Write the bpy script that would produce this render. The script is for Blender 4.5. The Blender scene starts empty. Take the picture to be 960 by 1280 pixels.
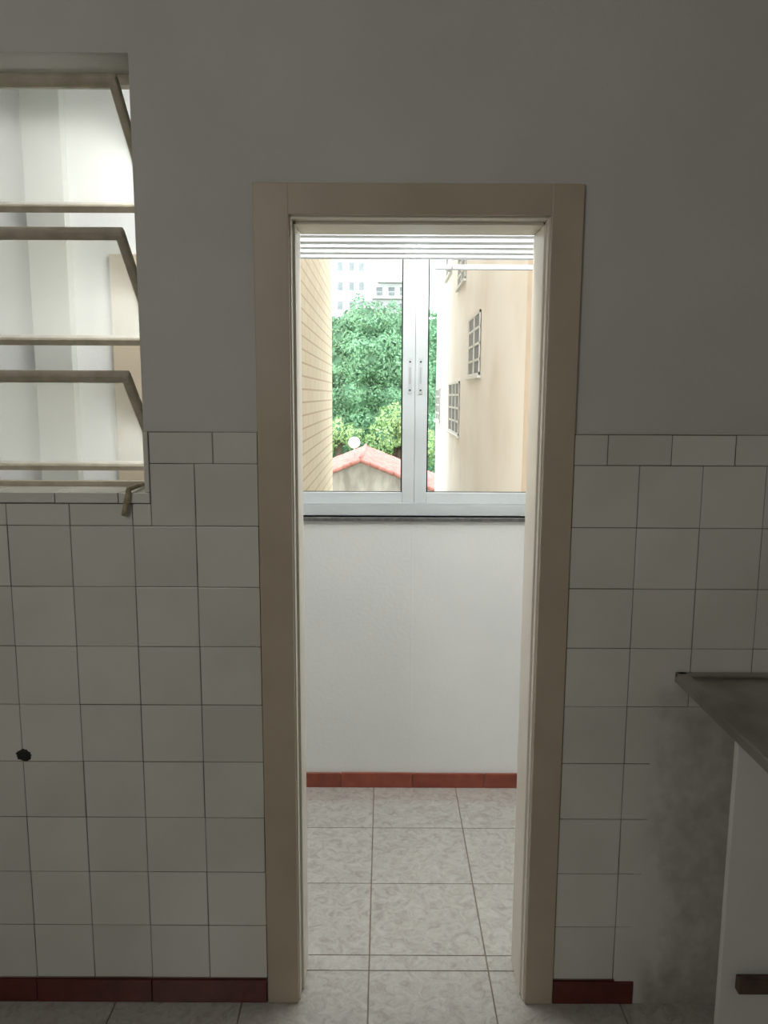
import bpy, bmesh, math, random
import numpy as np
from mathutils import Vector, Matrix
random.seed(7); rng=np.random.default_rng(7)
sc=bpy.context.scene
try:
    sc.view_settings.view_transform='Standard'
    sc.view_settings.look='None'
except Exception as e: print(e)
COL=sc.collection

# ------------------------------------------------------------ materials
def nt(name):
    m=bpy.data.materials.new(name); m.use_nodes=True
    n=m.node_tree; b=n.nodes['Principled BSDF']; return m,n,b
def mat(name,c1,c2=None,rough=.6,scale=4,bump=0,bscale=60,metal=0,island=0,detail=4,stretch=(1,1,1),lo=.35,hi=.65,spec=.5):
    m,n,b=nt(name); N=n.nodes; L=n.links
    b.inputs['Roughness'].default_value=rough; b.inputs['Metallic'].default_value=metal
    b.inputs['Specular IOR Level'].default_value=spec
    c2=c2 or tuple(v*.92 for v in c1)
    g=N.new('ShaderNodeNewGeometry'); mp=N.new('ShaderNodeMapping'); mp.inputs['Scale'].default_value=stretch
    L.new(g.outputs['Position'],mp.inputs['Vector'])
    t=N.new('ShaderNodeTexNoise'); t.inputs['Scale'].default_value=scale; t.inputs['Detail'].default_value=detail
    L.new(mp.outputs[0],t.inputs['Vector'])
    r=N.new('ShaderNodeValToRGB'); r.color_ramp.elements[0].position=lo; r.color_ramp.elements[1].position=hi
    r.color_ramp.elements[0].color=(*c2,1); r.color_ramp.elements[1].color=(*c1,1)
    L.new(t.outputs['Fac'],r.inputs['Fac']); out=r.outputs['Color']
    if island:
        mm=N.new('ShaderNodeMapRange'); mm.inputs['To Min'].default_value=1-island; mm.inputs['To Max'].default_value=1+island*.5
        L.new(g.outputs['Random Per Island'],mm.inputs['Value'])
        vm=N.new('ShaderNodeVectorMath'); vm.operation='SCALE'
        L.new(out,vm.inputs[0]); L.new(mm.outputs[0],vm.inputs['Scale']); out=vm.outputs[0]
    L.new(out,b.inputs['Base Color'])
    if bump:
        t2=N.new('ShaderNodeTexNoise'); t2.inputs['Scale'].default_value=bscale; t2.inputs['Detail'].default_value=5
        L.new(g.outputs['Position'],t2.inputs['Vector'])
        bp=N.new('ShaderNodeBump'); bp.inputs['Strength'].default_value=bump; bp.inputs['Distance'].default_value=.004
        L.new(t2.outputs['Fac'],bp.inputs['Height']); L.new(bp.outputs[0],b.inputs['Normal'])
    return m

M_wall=mat('kitchen_paint',(.63,.62,.58),(.585,.575,.535),rough=.8,scale=2.5,bump=.25,bscale=90,spec=.2)
M_serv=mat('white_paint',(.86,.87,.86),(.82,.84,.83),rough=.7,scale=3,bump=.2,bscale=70,spec=.25)
M_tile=mat('glazed_wall_tile',(.73,.705,.65),(.64,.615,.56),rough=.25,scale=3.5,island=.07,bump=.12,bscale=12,lo=.28,hi=.6,detail=7)
M_grout=mat('dirty_grout',(.34,.30,.25),(.15,.125,.098),rough=.9,scale=5,lo=.40,hi=.64)
M_redk=mat('red_ceramic_shaded',(.14,.027,.018),(.095,.019,.014),rough=.35,scale=20,island=.12)  # same red ceramic as the far baseboard, darkened for the dim kitchen
M_red=mat('red_ceramic',(.34,.085,.05),(.26,.06,.038),rough=.3,scale=20,island=.15)
M_frame=mat('beige_enamel',(.53,.445,.34),(.48,.40,.30),rough=.42,scale=6,bump=.12,bscale=50)
M_jamb=mat('beige_enamel_lit',(.82,.77,.67),(.79,.74,.64),rough=.4,scale=6,bump=.1,bscale=50)  # frame enamel lightened in colour for the window light on the jamb
M_alu=mat('white_aluminium',(.76,.81,.83),(.73,.78,.80),rough=.3,scale=8)
M_black=mat('black_rubber_and_hole',(.015,.015,.015),rough=.7)
M_stone=mat('grey_stone',(.17,.17,.165),(.09,.09,.09),rough=.5,scale=60)
M_steel=mat('stainless_steel',(.46,.44,.41),(.30,.285,.26),rough=.3,scale=9,metal=.85,bump=.12,bscale=24,detail=8)
M_cab=mat('white_laminate',(.72,.72,.68),(.66,.66,.62),rough=.4,scale=4)
M_brown=mat('dark_brown',(.11,.065,.05),(.065,.042,.034),rough=.7,scale=30)
M_steelw=mat('painted_steel_window',(.55,.49,.39),(.43,.375,.285),rough=.55,scale=25,bump=.3,bscale=80)
M_brass=mat('worn_cream_metal',(.46,.39,.27),(.28,.22,.14),rough=.5,metal=.2,scale=40)
M_rod=mat('coated_slat',(.72,.77,.83),rough=.35)
M_rail=mat('pale_rail',(.60,.65,.70),rough=.35)
M_white=mat('white_plastic',(.86,.87,.88),rough=.4)
M_concrete=mat('concrete',(.45,.45,.43),(.36,.36,.35),rough=.9,scale=1)

# off-white surface with blotchy grime concentrated behind the cabinet
def grime_mat(name,rough):
    m,n,b=nt(name); N=n.nodes; L=n.links
    g=N.new('ShaderNodeNewGeometry'); s=N.new('ShaderNodeSeparateXYZ'); L.new(g.outputs['Position'],s.inputs[0])
    def mr(sock,a,b_,c,d):
        x=N.new('ShaderNodeMapRange'); x.interpolation_type='SMOOTHSTEP'
        for k,v in zip(('From Min','From Max','To Min','To Max'),(a,b_,c,d)): x.inputs[k].default_value=v
        L.new(sock,x.inputs['Value']); return x.outputs[0]
    def op(o,a,b_,clamp=False):
        x=N.new('ShaderNodeMath'); x.operation=o; x.use_clamp=clamp
        for i,v in enumerate((a,b_)):
            if isinstance(v,(int,float)): x.inputs[i].default_value=v
            else: L.new(v,x.inputs[i])
        return x.outputs[0]
    def noise(sc_,det,dist,stretch):
        t=N.new('ShaderNodeTexNoise'); t.inputs['Scale'].default_value=sc_; t.inputs['Detail'].default_value=det; t.inputs['Distortion'].default_value=dist
        mp=N.new('ShaderNodeMapping'); mp.inputs['Scale'].default_value=stretch; L.new(g.outputs['Position'],mp.inputs['Vector']); L.new(mp.outputs[0],t.inputs['Vector']); return t.outputs['Fac']
    n1=noise(8,8,.3,(1.1,1,.65)); n2=noise(30,7,.2,(1,1,1))
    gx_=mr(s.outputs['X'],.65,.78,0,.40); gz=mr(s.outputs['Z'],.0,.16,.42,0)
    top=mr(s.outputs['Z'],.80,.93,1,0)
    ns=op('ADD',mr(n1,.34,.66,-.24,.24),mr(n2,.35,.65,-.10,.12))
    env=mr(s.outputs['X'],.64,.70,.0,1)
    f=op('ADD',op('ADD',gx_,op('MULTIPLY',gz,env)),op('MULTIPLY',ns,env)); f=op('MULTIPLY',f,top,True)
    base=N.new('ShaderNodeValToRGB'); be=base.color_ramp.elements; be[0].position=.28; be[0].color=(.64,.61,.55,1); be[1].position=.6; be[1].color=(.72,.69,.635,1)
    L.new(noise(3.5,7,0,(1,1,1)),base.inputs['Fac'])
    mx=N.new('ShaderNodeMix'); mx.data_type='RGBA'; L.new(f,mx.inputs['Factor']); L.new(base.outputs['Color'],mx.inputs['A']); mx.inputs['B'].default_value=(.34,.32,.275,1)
    L.new(mx.outputs['Result'],b.inputs['Base Color']); b.inputs['Roughness'].default_value=rough
    bp=N.new('ShaderNodeBump'); bp.inputs['Strength'].default_value=.15; bp.inputs['Distance'].default_value=.004
    L.new(n2,bp.inputs['Height']); L.new(bp.outputs[0],b.inputs['Normal'])
    return m
M_plaster=grime_mat('smeared_plaster',.45); M_tileg=grime_mat('grimy_wall_tile',.28)

def floor_mat():
    m,n,b=nt('marbled_floor_tile'); N=n.nodes; L=n.links
    g=N.new('ShaderNodeNewGeometry')
    off=N.new('ShaderNodeVectorMath'); off.operation='SCALE'; off.inputs['Scale'].default_value=9
    cv=N.new('ShaderNodeCombineXYZ'); 
    for i in range(3): L.new(g.outputs['Random Per Island'],cv.inputs[i])
    L.new(cv.outputs[0],off.inputs[0])
    ad=N.new('ShaderNodeVectorMath'); L.new(g.outputs['Position'],ad.inputs[0]); L.new(off.outputs[0],ad.inputs[1])
    t=N.new('ShaderNodeTexNoise'); t.inputs['Scale'].default_value=26; t.inputs['Detail'].default_value=10; t.inputs['Distortion'].default_value=1.4; t.inputs['Roughness'].default_value=.7
    L.new(ad.outputs[0],t.inputs['Vector'])
    r=N.new('ShaderNodeValToRGB'); e=r.color_ramp.elements
    e[0].position=.34; e[0].color=(.36,.33,.295,1); e[1].position=.64; e[1].color=(.52,.50,.465,1)
    x=e.new(.48); x.color=(.45,.425,.385,1)
    L.new(t.outputs['Fac'],r.inputs['Fac']); L.new(r.outputs['Color'],b.inputs['Base Color'])
    b.inputs['Roughness'].default_value=.07; b.inputs['Specular IOR Level'].default_value=1.0
    t2=N.new('ShaderNodeTexNoise'); t2.inputs['Scale'].default_value=22; L.new(g.outputs['Position'],t2.inputs['Vector'])
    bp=N.new('ShaderNodeBump'); bp.inputs['Strength'].default_value=.22; bp.inputs['Distance'].default_value=.004
    L.new(t2.outputs['Fac'],bp.inputs['Height']); L.new(bp.outputs[0],b.inputs['Normal'])
    return m
M_floor=floor_mat()
M_fgrout=mat('floor_grout',(.24,.19,.155),(.17,.14,.11),rough=.9,scale=14)

def glass_mat(name,diff=.0,tint=(.96,.99,.98),gl=.03):
    m=bpy.data.materials.new(name); m.use_nodes=True; n=m.node_tree; N=n.nodes; L=n.links; N.clear()
    o=N.new('ShaderNodeOutputMaterial'); t=N.new('ShaderNodeBsdfTransparent'); t.inputs[0].default_value=(*tint,1)
    g=N.new('ShaderNodeBsdfGlossy'); g.inputs['Roughness'].default_value=.03
    mx=N.new('ShaderNodeMixShader'); mx.inputs[0].default_value=gl
    L.new(t.outputs[0],mx.inputs[1]); L.new(g.outputs[0],mx.inputs[2]); last=mx
    if diff:
        d=N.new('ShaderNodeBsdfTranslucent'); d.inputs[0].default_value=(.88,.88,.85,1)
        m2=N.new('ShaderNodeMixShader'); m2.inputs[0].default_value=diff; L.new(mx.outputs[0],m2.inputs[1]); L.new(d.outputs[0],m2.inputs[2]); last=m2
    L.new(last.outputs[0],o.inputs[0]); return m
M_glass=glass_mat('clear_glass'); M_glass2=glass_mat('hazy_glass',.24,(.92,.925,.905))

def brick_mat(name,c1,c2,cm,bw,bh,ms):
    m,n,b=nt(name); N=n.nodes; L=n.links
    g=N.new('ShaderNodeNewGeometry'); s=N.new('ShaderNodeSeparateXYZ'); c=N.new('ShaderNodeCombineXYZ')
    L.new(g.outputs['Position'],s.inputs[0]); L.new(s.outputs['Y'],c.inputs['X']); L.new(s.outputs['Z'],c.inputs['Y'])
    br=N.new('ShaderNodeTexBrick'); br.inputs['Scale'].default_value=1; br.inputs['Brick Width'].default_value=bw; br.inputs['Row Height'].default_value=bh
    br.inputs['Mortar Size'].default_value=ms; br.inputs['Color1'].default_value=(*c1,1); br.inputs['Color2'].default_value=(*c2,1); br.inputs['Mortar'].default_value=(*cm,1)
    L.new(c.outputs[0],br.inputs['Vector']); L.new(br.outputs['Color'],b.inputs['Base Color']); b.inputs['Roughness'].default_value=.85
    return m
M_brick=brick_mat('tan_block_facade',(.86,.76,.59),(.82,.71,.54),(.62,.48,.33),1.0,.24,.018)
M_stucco=mat('stained_stucco',(.89,.86,.845),(.80,.74,.70),rough=.9,scale=.9,stretch=(.6,.6,.7),lo=.30,hi=.56,detail=9)
M_tan=mat('tan_stucco',(.74,.62,.53),rough=.9)
M_offw=mat('offwhite_facade',(.80,.80,.78),rough=.9,scale=.3)
M_towerw=mat('tower_facade',(.72,.73,.74),(.68,.69,.70),rough=.9,scale=.3)
M_winpane=mat('dark_window',(.19,.185,.18),(.12,.12,.12),rough=.6,scale=2,spec=.15)
M_farwin=mat('distant_window',(.28,.30,.32),(.22,.24,.26),rough=.6,scale=2,spec=.2)
M_rooft=mat('terracotta_roof',(.64,.30,.265),(.48,.19,.165),rough=.8,scale=5)
M_gable=mat('weathered_gable',(.70,.68,.66),(.38,.36,.34),rough=.9,scale=2.5,stretch=(1,1,.4))
M_bark=mat('bark',(.12,.09,.06),rough=.9)
M_grass=mat('grass',(.08,.16,.05),(.05,.1,.03),rough=.95,scale=2)
def leafmat(name,a,b_,c):
    m,n,b=nt(name); N=n.nodes; L=n.links
    g=N.new('ShaderNodeNewGeometry'); r=N.new('ShaderNodeValToRGB'); e=r.color_ramp.elements
    e[0].color=(*a,1); e[1].color=(*c,1); x=e.new(.55); x.color=(*b_,1)
    L.new(g.outputs['Random Per Island'],r.inputs['Fac'])
    t=N.new('ShaderNodeTexNoise'); t.inputs['Scale'].default_value=1.1; t.inputs['Detail'].default_value=5; L.new(g.outputs['Position'],t.inputs['Vector'])
    mr=N.new('ShaderNodeMapRange'); mr.inputs['From Min'].default_value=.3; mr.inputs['From Max'].default_value=.7; mr.inputs['To Min'].default_value=.75; mr.inputs['To Max'].default_value=1.3
    L.new(t.outputs['Fac'],mr.inputs['Value'])
    vm=N.new('ShaderNodeVectorMath'); vm.operation='SCALE'; L.new(r.outputs['Color'],vm.inputs[0]); L.new(mr.outputs[0],vm.inputs['Scale'])
    L.new(vm.outputs[0],b.inputs['Base Color']); b.inputs['Roughness'].default_value=.75
    b.inputs['Specular IOR Level'].default_value=.2
    return m
M_leaf=leafmat('broad_leaves',(.165,.33,.19),(.22,.41,.24),(.29,.49,.30))
M_leaf2=leafmat('young_leaves',(.29,.46,.19),(.38,.56,.25),(.48,.65,.33))
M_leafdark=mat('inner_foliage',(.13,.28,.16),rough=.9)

# ------------------------------------------------------------ mesh helpers
def box(bm,x0,x1,y0,y1,z0,z1,mi=0,bev=0):
    vs=[bm.verts.new(p) for p in [(x0,y0,z0),(x1,y0,z0),(x1,y1,z0),(x0,y1,z0),(x0,y0,z1),(x1,y0,z1),(x1,y1,z1),(x0,y1,z1)]]
    fs=[bm.faces.new([vs[i] for i in f]) for f in [(3,2,1,0),(4,5,6,7),(0,1,5,4),(1,2,6,5),(2,3,7,6),(3,0,4,7)]]
    for f in fs: f.material_index=mi
    if bev:
        es=set(e for f in fs for e in f.edges)
        r=bmesh.ops.bevel(bm,geom=list(es),offset=bev,segments=2,profile=.6,affect='EDGES')
        for f in r['faces']: f.material_index=mi
    return vs
def cyl(bm,p0,p1,r,seg=12,mi=0,r2=None):
    p0=Vector(p0);p1=Vector(p1);d=p1-p0
    q=d.to_track_quat('Z','Y').to_matrix().to_4x4()
    res=bmesh.ops.create_cone(bm,cap_ends=True,segments=seg,radius1=r,radius2=r if r2 is None else r2,depth=d.length,matrix=Matrix.Translation((p0+p1)/2)@q)
    for v in res['verts']:
        for f in v.link_faces: f.material_index=mi; f.smooth=len(f.verts)==4
def finish(name,bm,mats,parent=None,label=None,cat=None,struct=False,group=None):
    me=bpy.data.meshes.new(name)
    bmesh.ops.recalc_face_normals(bm,faces=bm.faces[:])
    bm.to_mesh(me); bm.free()
    return finme(name,me,mats,parent,label,cat,struct,group)
def finme(name,me,mats,parent=None,label=None,cat=None,struct=False,group=None):
    if not isinstance(mats,(list,tuple)): mats=[mats]
    for m in mats: me.materials.append(m)
    co=np.zeros(len(me.vertices)*3); me.vertices.foreach_get('co',co); co=co.reshape(-1,3)
    mn=co.min(0); mx=co.max(0); o=Vector(((mn[0]+mx[0])/2,(mn[1]+mx[1])/2,mn[2]))
    me.transform(Matrix.Translation(-o)); ob=bpy.data.objects.new(name,me); COL.objects.link(ob)
    ob.location=o
    if parent is not None:
        w=Vector((0,0,0)); p=parent
        while p is not None: w+=p.location; p=p.parent
        ob.parent=parent; ob.location=o-w
    if label: ob['label']=label
    if cat: ob['category']=cat
    if struct: ob['kind']='structure'
    if group: ob['group']=group
    return ob
def empty(name,loc,label,cat,struct=False,group=None):
    o=bpy.data.objects.new(name,None); o.empty_display_size=.1; o.location=loc; COL.objects.link(o)
    o['label']=label; o['category']=cat
    if struct:o['kind']='structure'
    if group:o['group']=group
    return o
def slab_holes(bm,x0,x1,z0,z1,y0,y1,holes,mi=0):
    xs=sorted({x0,x1,*[h[0] for h in holes],*[h[1] for h in holes]}); zs=sorted({z0,z1,*[h[2] for h in holes],*[h[3] for h in holes]})
    def inside(i,j):
        if i<0 or j<0 or i>=len(xs)-1 or j>=len(zs)-1: return False
        cx=(xs[i]+xs[i+1])/2; cz=(zs[j]+zs[j+1])/2
        return not any(h[0]<cx<h[1] and h[2]<cz<h[3] for h in holes)
    V={}
    def v(x,y,z):
        k=(x,y,z)
        if k not in V: V[k]=bm.verts.new(k)
        return V[k]
    for i in range(len(xs)-1):
        for j in range(len(zs)-1):
            if not inside(i,j): continue
            a,b,c,d=xs[i],xs[i+1],zs[j],zs[j+1]
            fl=[[(a,y0,c),(b,y0,c),(b,y0,d),(a,y0,d)],[(b,y1,c),(a,y1,c),(a,y1,d),(b,y1,d)]]
            if not inside(i-1,j): fl.append([(a,y0,c),(a,y0,d),(a,y1,d),(a,y1,c)])
            if not inside(i+1,j): fl.append([(b,y0,c),(b,y1,c),(b,y1,d),(b,y0,d)])
            if not inside(i,j-1): fl.append([(a,y0,c),(a,y1,c),(b,y1,c),(b,y0,c)])
            if not inside(i,j+1): fl.append([(a,y0,d),(b,y0,d),(b,y1,d),(a,y1,d)])
            for f in fl:
                bm.faces.new([v(*p) for p in f]).material_index=mi

# ------------------------------------------------------------ key measures (metres)
YW=1.84; YB=1.99; YP=2.974
KX0,KX1,KY0=-1.6,1.55,-1.6
SX0,SX1=-2.2,1.25
CEIL=2.75
WX=-.566   # right edge of the louvre window opening
# ---------------- floor
bm=bmesh.new()
box(bm,SX0-.1,KX1+.1,KY0-.1,3.12,-.12,-.002,1)
gx=-.036; g=.0018
xs=[gx+.33*k for k in range(-7,6)]
ys=[2.006+.33*k for k in range(0,3)]+[YP]
ys=[1.946-.33*k for k in range(0,12)][::-1]+ys
for i in range(len(xs)-1):
    for j in range(len(ys)-1):
        a,b=max(xs[i],SX0),min(xs[i+1],KX1); c,d=max(ys[j],KY0),ys[j+1]
        if b-a<.02 or d-c<.02: continue
        box(bm,a+g,b-g,c+g,d-g,-.006,0,0,.0008)
finish('floor',bm,[M_floor,M_fgrout],label='marbled grey-beige ceramic tile floor',cat='floor',struct=True)

# ---------------- walls
bm=bmesh.new()
slab_holes(bm,SX0,KX1,0,CEIL,YW,YB,[(-.238,.394,0,1.995),(-1.42,WX,1.33,2.314)])
finish('wall_front',bm,M_wall,label='off-white painted partition wall with door and window openings',cat='wall',struct=True)
bm=bmesh.new(); slab_holes(bm,SX0,SX1,0,CEIL,YP,3.13,[(-.56,.80,1.108,2.24)])
finish('wall_exterior',bm,M_serv,label='white painted service area wall with window above',cat='wall',struct=True)
for nm,a in dict(wall_left=(KX0-.1,KX0,KY0,YW,0,CEIL),wall_right=(KX1,KX1+.1,KY0,YW,0,CEIL),wall_back=(KX0-.1,KX1+.1,KY0-.1,KY0,0,CEIL)).items():
    bm=bmesh.new(); box(bm,*a); finish(nm,bm,M_wall,label='plain off-white painted kitchen wall',cat='wall',struct=True)
for nm,a in dict(wall_service_end=(SX0-.1,SX0,YB,YP,0,CEIL),wall_service_side=(SX1,SX1+.1,YB,YP,0,CEIL)).items():
    bm=bmesh.new(); box(bm,*a); finish(nm,bm,M_serv,label='white painted service area wall',cat='wall',struct=True)
bm=bmesh.new(); box(bm,SX0-.1,KX1+.1,KY0-.1,3.13,CEIL,CEIL+.1)
finish('ceiling',bm,M_serv,label='plain white painted ceiling',cat='ceiling',struct=True)

# ---------------- wall tiling
P=.15; tz=[1.263-.1492*k for k in range(0,9)][::-1]+[1.412]
def tile(bm,a,b,c,d,mi=0):
    if b-a<.012 or d-c<.012: return
    t=random.uniform(-.0005,.0005); j=lambda: random.uniform(-.0003,.0005)
    box(bm,a+.001+j(),b-.001+j(),YW-.0075+t,YW-.001,c+.001+j(),d-.001+j(),mi,.0013)
bm=bmesh.new()
cols=[-.448+P*k for k in range(-8,2)]
for i in range(len(cols)-1):
    for j in range(len(tz)-1):
        a,b=max(cols[i],KX0),min(cols[i+1],-.298); c,d=tz[j],tz[j+1]
        if j==len(tz)-2:
            if a<-.553:
                tile(bm,a,min(b,-.553) if b>-.553 else b,c,1.316)
                a=max(a,-.553)
            tile(bm,a,b,c,d)
        else: tile(bm,a,b,c,d)
for a,b in [(-.553,-.403),(-.403,-.298)]: tile(bm,a,b,1.412,1.486)
box(bm,KX0,-.299,YW-.0060,YW,.066,1.316,1); box(bm,-.556,-.299,YW-.0058,YW,1.3,1.487,1)
finish('trim_1',bm,[M_tile,M_grout],label='square off-white glazed wall tiles beneath the louvre window',cat='wall tiles',struct=True)
bm=bmesh.new()
cols=[.452]+[.602+P*k for k in range(0,7)]
smear=[.607,.640,.660,.668,.663]
for i in range(len(cols)-1):
    for j in range(len(tz)-1):
        a,b=max(cols[i],.446),min(cols[i+1],KX1); c,d=tz[j],tz[j+1]
        if i==0:a=.446
        if j<len(smear): b=min(b,smear[j]+.012)
        tile(bm,a,b,c,d,2 if (i>0 and j<7) else 0)
hc=[.446]+[.525+P*k for k in range(0,7)]+[KX1]
for i in range(len(hc)-1): tile(bm,hc[i],min(hc[i+1],KX1),1.412,1.484)
box(bm,.446,KX1,YW-.0060,YW,.066,1.485,1)
finish('trim_2',bm,[M_tile,M_grout,M_tileg],label='square off-white glazed wall tiles behind the sink counter',cat='wall tiles',struct=True)
bm=bmesh.new(); yf=YW-.0081
for j in range(len(smear)):
    c,d=tz[j],tz[j+1]; n=8
    for q in range(n):
        xx=smear[j]+random.uniform(-.003,.003)
        box(bm,xx,KX1-.001,yf,YW-.002,c+(d-c)*q/n,c+(d-c)*(q+1)/n)
box(bm,.6565,KX1-.001,yf,YW-.0005,.0005,tz[0])
box(bm,.606,.6565,yf,YW-.002,.0645,tz[0])
bmesh.ops.remove_doubles(bm,verts=bm.verts[:],dist=1e-6)
finish('trim_3',bm,M_plaster,label='grimy plaster smeared over the tiles under the counter',cat='wall patch',struct=True)

def baseboard(nm,x0,x1,y0,y1,z1,seg,lab,ph=0,m=M_redk):
    bm=bmesh.new(); x=x0
    xs=[x0]; t=x0+ph
    while t<x1-.02:
        if t>x0+.02: xs.append(t)
        t+=seg
    xs.append(x1)
    for a,b in zip(xs[:-1],xs[1:]): box(bm,a+.0008,b-.0008,y0,y1,0.0005,z1-random.uniform(0,.002),0,.002)
    finish(nm,bm,m,label=lab,cat='baseboard',struct=True)
baseboard('baseboard_left',KX0,-.300,YW-.012,YW-.0005,.066,.30,'shade-darkened red ceramic baseboard along the tiled wall',.1)
baseboard('baseboard_right',.446,.655,YW-.012,YW-.0005,.064,.30,'short shade-darkened red ceramic baseboard with broken end',.0)
baseboard('baseboard_far',SX0,SX1,YP-.012,YP-.0005,.062,.29,'red ceramic baseboard below the window parapet',.0,M_red)

# ---------------- door frame
bm=bmesh.new()
def casing(bm,x0,x1,xi0,xi1,z1,zi,y0,y1,mi):
    box(bm,x0,xi0,y0,y1,0.001,z1,mi,.003); box(bm,xi1,x1,y0,y1,0.001,z1,mi,.003); box(bm,xi0-.002,xi1+.002,y0+.0002,y1,zi,z1-.0003,mi,.003)
casing(bm,-.297,.445,-.217,.373,2.042,1.973,YW-.014,YW-.001,0)
box(bm,-.238,-.214,YW-.001,YB+.002,0.001,1.995,1,.002); box(bm,.369,.394,YW-.001,YB+.002,0.001,1.995,1,.002); box(bm,-.215,.371,YW-.001,YB+.002,1.969,1.995,1,.002)
box(bm,-.215,-.208,YW+.035,YB+.001,0.001,1.962,1,.0015); box(bm,.364,.371,YW+.02,YB+.001,0.001,1.962,1,.003); box(bm,-.208,.366,YW+.035,YB+.001,1.962,1.970,1,.0015)
finish('door_1',bm,[M_frame,M_jamb],label='beige painted wooden door frame without a door leaf',cat='door frame',struct=True)

# ---------------- far parapet trim
bm=bmesh.new(); box(bm,-.57,.81,YP-.012,3.13,1.094,1.108,0,.002)
finish('trim_4',bm,M_stone,label='thin dark grey stone sill under the sliding window',cat='window sill',struct=True)
bm=bmesh.new(); box(bm,.108,.1125,YP-.0022,YP+.002,.065,1.093,0,.0005)
finish('trim_5',bm,M_serv,label='vertical painted joint in the white parapet',cat='wall joint',struct=True)

# ---------------- sliding window
w1=empty('window_1',(.12,3.05,1.108),'white aluminium sliding window with two clear panes','window',True)
bm=bmesh.new(); Y0,Y1=3.015,3.085
box(bm,-.56,.80,Y0,Y1,1.108,1.150,0,.002); box(bm,-.56,.80,Y0,Y1,2.135,2.24,0,.002)
box(bm,-.56,-.52,Y0,Y1,1.15,2.135,0,.002); box(bm,.76,.80,Y0,Y1,1.15,2.135,0,.002)
box(bm,-.52,.76,Y0,Y0+.006,1.15,1.158,0); 
finish('window_frame',bm,M_alu,w1)
M_ins=mat('grey_insert',(.50,.53,.55)); M_plate=mat('handle_plate',(.70,.74,.76))
for s,(a,b) in enumerate([(-.52,.1165),(.1175,.76)]):
    bm=bmesh.new(); y0,y1=3.03,3.058; t=.047
    box(bm,a,a+t,y0,y1,1.152,2.134,0,.003); box(bm,b-t,b,y0,y1,1.152,2.134,0,.003)
    box(bm,a+t,b-t,y0+.001,y1,1.152,1.198,0,.003); box(bm,a+t,b-t,y0+.001,y1,2.088,2.134,0,.003)
    gk=.005
    box(bm,a+t-.001,a+t+gk,y0+.008,y1-.006,1.198,2.088,1); box(bm,b-t-gk,b-t+.001,y0+.008,y1-.006,1.198,2.088,1)
    box(bm,a+t,b-t,y0+.008,y1-.006,1.196,1.200,1); box(bm,a+t,b-t,y0+.008,y1-.006,2.086,2.09,1)
    sh=finish('sash' ,bm,[M_alu,M_black],w1)
    bm=bmesh.new(); box(bm,a+t,b-t,y0+.012,y0+.016,1.198,2.088); finish('glass',bm,M_glass,sh)
    bm=bmesh.new(); hx=(b-t/2+.004) if s==0 else (a+t/2-.003)
    box(bm,hx-.007,hx+.007,y0-.004,y0+.001,1.578,1.716,0,.002)
    box(bm,hx-.003,hx+.003,y0-.0055,y0-.003,1.618,1.680,1,.001)
    cyl(bm,(hx,y0-.0055,1.700),(hx,y0-.003,1.700),.0035,10,2); cyl(bm,(hx,y0-.0055,1.593),(hx,y0-.003,1.593),.0035,10,2)
    finish('handle',bm,[M_plate,M_ins,M_black],sh,label='slim white flush pull handle')

# ---------------- louvre window
w2=empty('window_2',(-.99,1.97,1.33),'beige painted steel louvre window with three tilted panes','window',True)
bm=bmesh.new()
box(bm,-1.42,WX,1.955,1.985,2.29,2.314,0,.002); box(bm,-1.42,WX,1.955,1.985,1.333,1.356,0,.002)
box(bm,-1.42,-1.395,1.955,1.985,1.356,2.29,0,.002); box(bm,-.588,WX,1.955,1.985,1.356,2.29,0,.002)
finish('window_frame',bm,M_steelw,w2)
def louvre(zt,zb):
    yt,yb=1.830,2.10; a=Vector((0,yt,zt)); b=Vector((0,yb,zb)); L=(a-b).length
    up=(a-b).normalized(); nrm=Vector((1,0,0)).cross(up); R=Matrix((Vector((1,0,0)),nrm,up)).transposed().to_4x4()
    T=Matrix.Translation((0,yb,zb))@R
    x0,x1=-1.385,-.591
    def mk(fn,name,m,par):
        bm=bmesh.new(); fn(bm); bmesh.ops.transform(bm,matrix=T,verts=bm.verts[:]); return finish(name,bm,m,par)
    def fr(bm):
        box(bm,x0,x1,-.014,.010,L-.024,L,0,.008); box(bm,x0,x1,-.011,.008,0,.020,0,.002)
        for xa,xb in ((x0,x0+.020),(x1-.020,x1)): box(bm,xa,xb,-.014,.010,.01,L-.006,0,.006)
    p=mk(fr,'louvre_sash',M_steelw,w2)
    mk(lambda bm: box(bm,x0+.012,x1-.012,-.002,.002,.012,L-.018),'glass',M_glass2,p)
for zt,zb in [(2.263,2.039),(1.939,1.705),(1.620,1.375)]: louvre(zt,zb)
bm=bmesh.new()
cyl(bm,(-.600,1.822,1.352),(-.600,1.96,1.352),.005); cyl(bm,(-.600,1.822,1.356),(-.606,1.818,1.318),.006,12,0,.0075); cyl(bm,(-.606,1.818,1.319),(-.614,1.816,1.290),.0075,12,0,.005)
finish('crank_lever',bm,M_brass,w2,label='worn cream metal operating lever')
bm=bmesh.new(); x=-.553
while x>KX0+.01:
    a=max(x-.075 if x==-.553 else x-.15,KX0); 
    box(bm,a+.001,x-.001,YW-.014,1.953,1.3185,1.343,0,.002); x=a
box(bm,WX+.0005,-.554,YW-.012,YW-.0005,1.3435,1.486,0,.002)
finish('trim_6',bm,[M_tile],label='narrow glazed tile sill below the louvre window',cat='window sill',struct=True)

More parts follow.
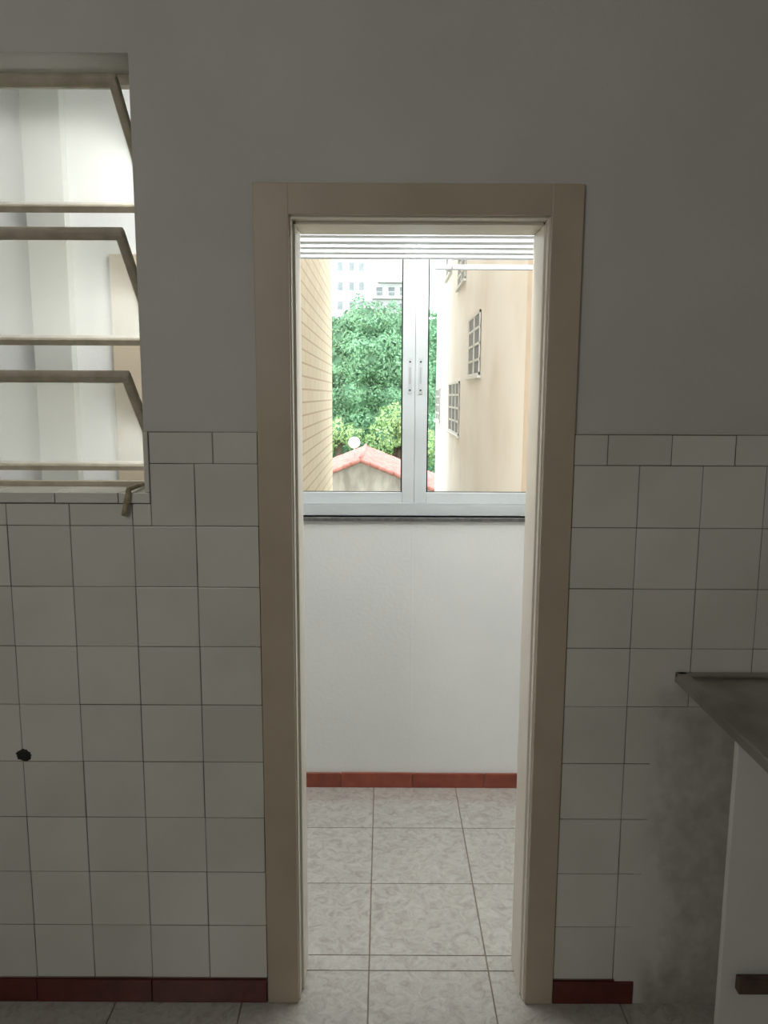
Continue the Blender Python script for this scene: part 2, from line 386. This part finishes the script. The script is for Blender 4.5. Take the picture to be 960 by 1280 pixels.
bm=bmesh.new(); box(bm,-1.01,-.82,YP-.02,YP-.0005,.063,2.08,0,.003)
finish('trim_7',bm,mat('tan_enamel',(.62,.53,.40),rough=.5),label='beige painted upright panel on the service area wall',cat='wall panel',struct=True)
bm=bmesh.new(); box(bm,-1.29,-1.15,YP-.05,YP-.0005,.063,CEIL-.001,0,.003)  # pale grey band built as a raised upright column
finish('trim_8',bm,mat('grey_green_paint',(.62,.635,.59),rough=.7),label='pale grey-green column band on the service area wall',cat='column',struct=True)

# ---------------- clothes airer
air=empty('clothes_airer',(.12,2.52,2.02),'white ceiling clothes airer with thin slats above the window','clothes airer')
for x in (-.55,.80):
    bm=bmesh.new(); box(bm,x-.011,x+.011,2.27,2.78,2.010,2.036,0,.003); finish('end_bar',bm,M_white,air)
for k in range(5):
    bm=bmesh.new(); y=2.32+.088*k; box(bm,-.54,.79,y-.020,y+.020,2.0205,2.0235,0,.001); finish('slat',bm,M_rod,air)
bm=bmesh.new(); box(bm,.17,.80,2.745,2.765,1.998,2.014,0,.003); finish('rail',bm,M_rail,air)
for x in (-.55,.80):
    for y in (2.30,2.75):
        bm=bmesh.new(); cyl(bm,(x,y,2.034),(x,y,CEIL-.001),.0025,8); finish('cord',bm,M_white,air)
bm=bmesh.new(); cyl(bm,(.22,2.735,1.995),(.22,2.735,2.03),.010,14,0,.006); bmesh.ops.create_uvsphere(bm,u_segments=12,v_segments=8,radius=.010,matrix=Matrix.Translation((.22,2.735,1.997)))
finish('cord_knob',bm,M_white,air)

# ---------------- counter and cabinet
cab=empty('sink_cabinet',(1.16,1.62,.0),'white laminate panel cabinet standing under a steel sink counter','cabinet')
bm=bmesh.new()
box(bm,.77,1.543,1.598,1.616,.002,.880,0,.0015)
box(bm,1.05,1.068,1.616,1.80,.002,.880,0); box(bm,1.525,1.543,1.616,1.80,.002,.880,0); box(bm,1.068,1.525,1.616,1.80,.42,.436,0)
finish('body',bm,M_cab,cab)
bm=bmesh.new(); box(bm,.803,1.20,1.576,1.5975,.242,.278,0,.003); finish('bar',bm,M_brown,cab,label='dark brown batten')  # dark brown gap put in as a raised bar
bm=bmesh.new()
x0,x1,y0,y1,zt=.714,KX1-.002,1.235,YW-.010,.908
box(bm,x0,x1,y0,y1,.882,.898,0,.002)
rw=.028
box(bm,x0,x0+rw,y0,y1,.896,zt,0,.004); box(bm,x0,x1,y1-rw*.7,y1,.896,zt,0,.004); box(bm,x0,x1,y0,y0+rw*.7,.896,zt,0,.004); box(bm,x1-rw,x1,y0,y1,.896,zt,0,.004)
finish('sink_counter',bm,M_steel,label='dark worn stainless steel sink counter with raised rim',cat='counter')
# ---------------- pipe outlet hole, its dark depth put in as a black disc
bm=bmesh.new()
c=Vector((-.895,YW-.0086,.683)); ring=[];inn=[]
for i in range(28):
    a=i/28*math.tau; r=.0185*(1+random.uniform(-.12,.12)); rr=.010
    ring.append(bm.verts.new((c.x+r*math.cos(a),c.y,c.z+r*.86*math.sin(a)))); inn.append(bm.verts.new((c.x+rr*math.cos(a),c.y-.0035,c.z+rr*math.sin(a))))
for i in range(28):
    j=(i+1)%28; bm.faces.new((ring[i],ring[j],inn[j],inn[i]))
bm.faces.new(inn)
finish('pipe_outlet',bm,M_black,label='pipe outlet hole shown as a black disc on the wall tiles',cat='pipe outlet')

# ------------------------------------------------------------ outside
bm=bmesh.new(); box(bm,-60,60,3.2,160,-8.3,-8.0); g0=finish('ground',bm,M_grass,label='grassy ground between apartment buildings',cat='ground',struct=True)
lb=empty('apartment_building',(-6,14,-8),'tan block-faced apartment building beside a narrow gap','building')
bm=bmesh.new(); box(bm,-11,-1.5,4.2,22.6,-8,14); finish('facade',bm,M_brick,lb)
rb=empty('apartment_building',(6,14,-8),'stained beige stucco apartment building with grilled windows','building')
bm=bmesh.new(); box(bm,1.7,11,4.2,26,-8,14,0); box(bm,1.62,1.7,8.6,9.15,-8,3.85,1); finish('facade',bm,[M_stucco,M_tan],rb)
def bwin(ya,yb,za,zb,nv,nh):
    bm=bmesh.new(); X=1.7
    box(bm,X-.01,X+.01,ya,yb,za,zb,1)
    t=.05
    box(bm,X-.03,X,ya,ya+t,za,zb,0);box(bm,X-.03,X,yb-t,yb,za,zb,0);box(bm,X-.03,X,ya,yb,za,za+t,0);box(bm,X-.03,X,ya,yb,zb-t,zb,0)
    for i in range(1,nv): y=ya+(yb-ya)*i/nv; box(bm,X-.025,X-.005,y-.06,y+.06,za,zb,0)
    for i in range(1,nh): z=za+(zb-za)*i/nh; box(bm,X-.025,X-.005,ya,yb,z-.022,z+.022,0)
    box(bm,X-.07,X,ya-.1,yb+.1,za-.05,za,0)
    finish('window',bm,[M_offw,M_winpane],rb)
bwin(14.1,16.0,1.94,3.08,2,4); bwin(17.8,20.6,.67,1.90,3,4); bwin(16.9,18.6,4.0,4.75,2,3); bwin(24.0,25.7,.78,1.8,2,4); bwin(20.5,22.2,4.7,5.6,2,3)

# house
hs=empty('house',(-.78,31.5,-8),'low house with faded red clay tile gable roof','house')
px,pz,hw,sl=-.84,-.72,4.2,.40
bm=bmesh.new()
y0,y1=28.0,35.0
A=[(px-hw,-8),(px+hw,-8),(px+hw,pz-hw*sl-.1),(px,pz-.1),(px-hw,pz-hw*sl-.1)]
f=[bm.verts.new((a,y0,b)) for a,b in A]; k=[bm.verts.new((a,y1,b)) for a,b in A]
bm.faces.new(f); bm.faces.new(k[::-1])
for i in range(5): bm.faces.new((f[i],f[(i+1)%5],k[(i+1)%5],k[i]))
finish('house_wall',bm,M_gable,hs)
bm=bmesh.new(); n=168
for s in (-1,1):
    rows=[]
    for i in range(n+1):
        y=y0-.25+(y1-y0+.5)*i/n; w=.045*math.sin(i*math.tau/8)
        rows.append([bm.verts.new((px+s*(hw+.3)*t,y,pz+.06-sl*(hw+.3)*t+w-(.02 if q%2 else 0))) for q,t in enumerate([j/14 for j in range(15)])])
    for i in range(n):
        for j in range(14): bm.faces.new((rows[i][j],rows[i+1][j],rows[i+1][j+1],rows[i][j+1]))
cyl(bm,(px,y0-.25,pz+.06),(px,y1+.25,pz+.06),.08,10)
for s in (-1,1):
    for q in range(16):
        t0,t1=q/16,(q+1.15)/16
        a=(px+s*(hw+.3)*t0,y0-.27,pz+.02-sl*(hw+.3)*t0); b=(px+s*(hw+.3)*t1,y0-.27,pz-sl*(hw+.3)*t1); cyl(bm,a,b,.07,8,0,.09)
finish('roof',bm,M_rooft,hs)
sd=empty('satellite_dish',(-1.15,30.0,-.76),'white satellite dish on the red tiled roof','satellite dish')
bm=bmesh.new(); cyl(bm,(-1.15,30.0,-.73),(-1.15,30.0,-.25),.025); finish('mast',bm,M_rod,sd)
bm=bmesh.new(); bmesh.ops.create_uvsphere(bm,u_segments=24,v_segments=12,radius=.23,matrix=Matrix.Translation((-1.15,29.94,-.22))@Matrix.Rotation(math.radians(75),4,'X')@Matrix.Diagonal((1,1,.25,1)))
for f in bm.faces:f.smooth=True
finish('dish',bm,M_white,sd)

# trees
def tree(Y,blobs,n,lm,lab,size=(.07,.16),trunk_x=0,k=1):
    cs=np.array([(b[0]*k,Y+(b[3] if len(b)>3 else 0),1.573+(b[1]-1.573)*k) for b in blobs]); rs=np.array([b[2]*k for b in blobs])
    trunk_x*=k
    t=empty('tree',(trunk_x,Y,-8),lab,'tree',group='trees behind the houses')
    bm=bmesh.new(); zc=float(cs[:,2].min())
    cyl(bm,(trunk_x,Y,-8),(trunk_x+.1,Y,zc),.28,12,0,.18)
    for c in cs: cyl(bm,(trunk_x+.1,Y,zc-.3),tuple(c),.12,8,0,.04)
    finish('trunk',bm,M_bark,t)
    allp=[]
    for c,r in zip(cs,rs):
        m=int(n*r*r)
        d=rng.normal(size=(m,3)); d/=np.linalg.norm(d,axis=1)[:,None]
        lump=1+.14*np.sin(d[:,0]*7+c[0]*3)+.14*np.sin(d[:,2]*8+c[2]*5)+.08*np.sin(d[:,1]*9)
        p=c+d*(r*lump*rng.uniform(.84,1.06,m))[:,None]
        allp.append((p,d))
    p=np.concatenate([a for a,_ in allp]); d=np.concatenate([b for _,b in allp])
    keep=p[:,1]<Y+1.0
    for c,r in zip(cs,rs): keep&=np.linalg.norm(p-c,axis=1)>r*.70
    p=p[keep];d=d[keep];m=len(p)
    nrm=d+rng.normal(size=(m,3))*.35; nrm/=np.linalg.norm(nrm,axis=1)[:,None]
    u=np.cross(nrm,rng.normal(size=(m,3))); u/=np.linalg.norm(u,axis=1)[:,None]; v=np.cross(nrm,u)
    s=rng.uniform(size[0],size[1],m)[:,None]
    q=np.stack([p-u*s*1.3,p-v*s*.6,p+u*s*1.3-nrm*s*.3,p+v*s*.6],1).reshape(-1,3)
    fc=np.arange(m*4).reshape(-1,4)
    me=bpy.data.meshes.new('foliage'); me.from_pydata(q.tolist(),[],fc.tolist()); 
    bm=bmesh.new(); bm.from_mesh(me)
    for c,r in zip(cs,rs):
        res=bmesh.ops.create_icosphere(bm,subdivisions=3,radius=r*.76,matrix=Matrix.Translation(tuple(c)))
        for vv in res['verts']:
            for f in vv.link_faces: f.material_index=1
    bm.to_mesh(me); bm.free()
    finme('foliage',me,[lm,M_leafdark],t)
tree(42,[(-.9,4.7,1.1,-.3),(-1.9,4.2,1.2,.2),(.3,4.5,1.1,.1),(1.1,4.3,1.1,.4),(-.7,3.2,1.5,-.5),(-2,2.8,1.2,-.1),(.7,2.8,1.3,-.2),(-2.7,3.8,1.2,.4),(-1.3,1.6,1.2,-.6),(.3,1.3,1.3,-.4),(1.3,1.5,1.2,.1),(-2.5,1.2,1.3,0),(-.6,.2,1.4,-.3),(1.,.1,1.3,0),(-2.3,-.4,1.4,0),(0,-1.3,1.6,0)],1600,M_leaf,'tall dense broadleaf tree with deep green canopy',size=(.05,.11),trunk_x=-.4,k=1.135)
tree(49,[(2.4,4.4,1.1),(2.8,3.2,1.4),(2.3,1.6,1.5),(2.1,0,1.5),(3.5,2,1.4),(2.4,-1.6,1.5)],1100,M_leaf,'slender broadleaf tree standing by the beige building',size=(.06,.13),trunk_x=2.7,k=1.273)
tree(37.2,[(-2.1,0,.55),(-1.5,-.2,.5),(-2.6,-.4,.6)],2200,M_leaf2,'small yellow-green shrub tree behind the red roof',size=(.04,.08),trunk_x=-2.1,k=1.085)
tree(37.6,[(.5,.5,.7,.2),(.1,-.3,.7),(1.1,-.1,.7),(1.7,-.7,.7),(-.4,-.8,.6)],2200,M_leaf2,'young bright green tree behind the red roof',size=(.04,.09),trunk_x=.6,k=1.085)

# distant white apartment blocks
tb=empty('apartment_tower',(-7,95,-8),'distant white apartment tower with small windows','building')
bm=bmesh.new(); box(bm,-12,-2,90,100,-8,28); finish('facade',bm,M_towerw,tb)
for r in range(5):
    for x in (-5.3,-4.0,-2.9):
        bm=bmesh.new(); z=9.0+2.1*r; box(bm,x,x+.55,89.93,90.0,z,z+.9); finish('window',bm,M_farwin,tb)
tc=empty('apartment_tower',(1,97,-8),'distant white apartment block with stepped balconies','building')
bm=bmesh.new(); box(bm,-2,4,92,102,-8,14.8); finish('facade',bm,M_towerw,tc)
for z,x0_ in ((14.2,-.8),(12.4,-1.4),(10.6,-1.6)):
    bm=bmesh.new(); box(bm,x0_,3.6,90.8,92,z,z+.18); box(bm,x0_,3.6,90.8,90.9,z+.7,z+.8)
    for i in range(12): box(bm,x0_+(3.6-x0_)*i/11-.03,x0_+(3.6-x0_)*i/11+.03,90.82,90.88,z,z+.75)
    finish('balcony',bm,M_concrete,tc)
for z in (13.2,11.4,9.6):
    for x in (-1.0,.4,1.7):
        bm=bmesh.new(); box(bm,x,x+.7,91.93,92,z-.3,z+.6); finish('window',bm,M_farwin,tc)

# ------------------------------------------------------------ light
w=bpy.data.worlds.new('World'); sc.world=w; w.use_nodes=True; n=w.node_tree; bg=n.nodes['Background']
tc_=n.nodes.new('ShaderNodeTexCoord'); sp=n.nodes.new('ShaderNodeSeparateXYZ'); rp=n.nodes.new('ShaderNodeValToRGB')
n.links.new(tc_.outputs['Generated'],sp.inputs[0]); n.links.new(sp.outputs['Z'],rp.inputs['Fac'])
rp.color_ramp.elements[0].color=(.96,.97,1,1); rp.color_ramp.elements[1].color=(.90,.94,1,1)
n.links.new(rp.outputs['Color'],bg.inputs['Color']); bg.inputs['Strength'].default_value=4.5
def area(nm,loc,rot,sx,sy,p,col):
    l=bpy.data.lights.new(nm,'AREA'); l.shape='RECTANGLE'; l.size=sx; l.size_y=sy; l.energy=p; l.color=col
    o=bpy.data.objects.new(nm,l); o.location=loc; o.rotation_euler=[math.radians(a) for a in rot]; COL.objects.link(o)
area('service_top_fill',(-.1,2.36,2.71),(0,4,0),.9,.4,13,(1,1,.98))  # added fill near the ceiling, no fixture, brightens the service area
area('service_parapet_fill',(.15,2.03,2.42),(27,0,0),1.2,.25,21,(1,1,1))  # added fill above the door, out of view, brightens the parapet
area('kitchen_fill',(-1.2,-1.0,2.25),(60,0,-26),.55,.9,11.2,(1,.98,.935))  # unseen fill added behind the camera for the closed kitchen

cam=bpy.data.cameras.new('Camera'); cam.sensor_fit='VERTICAL'; cam.sensor_height=32; cam.sensor_width=24; cam.lens=975/1280*32; cam.clip_start=.02; cam.clip_end=500
co=bpy.data.objects.new('Camera',cam); COL.objects.link(co)
co.matrix_world=Matrix.Translation((0,0,1.573))@Matrix.Rotation(math.radians(81.5),4,'X')@Matrix.Rotation(math.radians(.25),4,'Z')
sc.camera=co
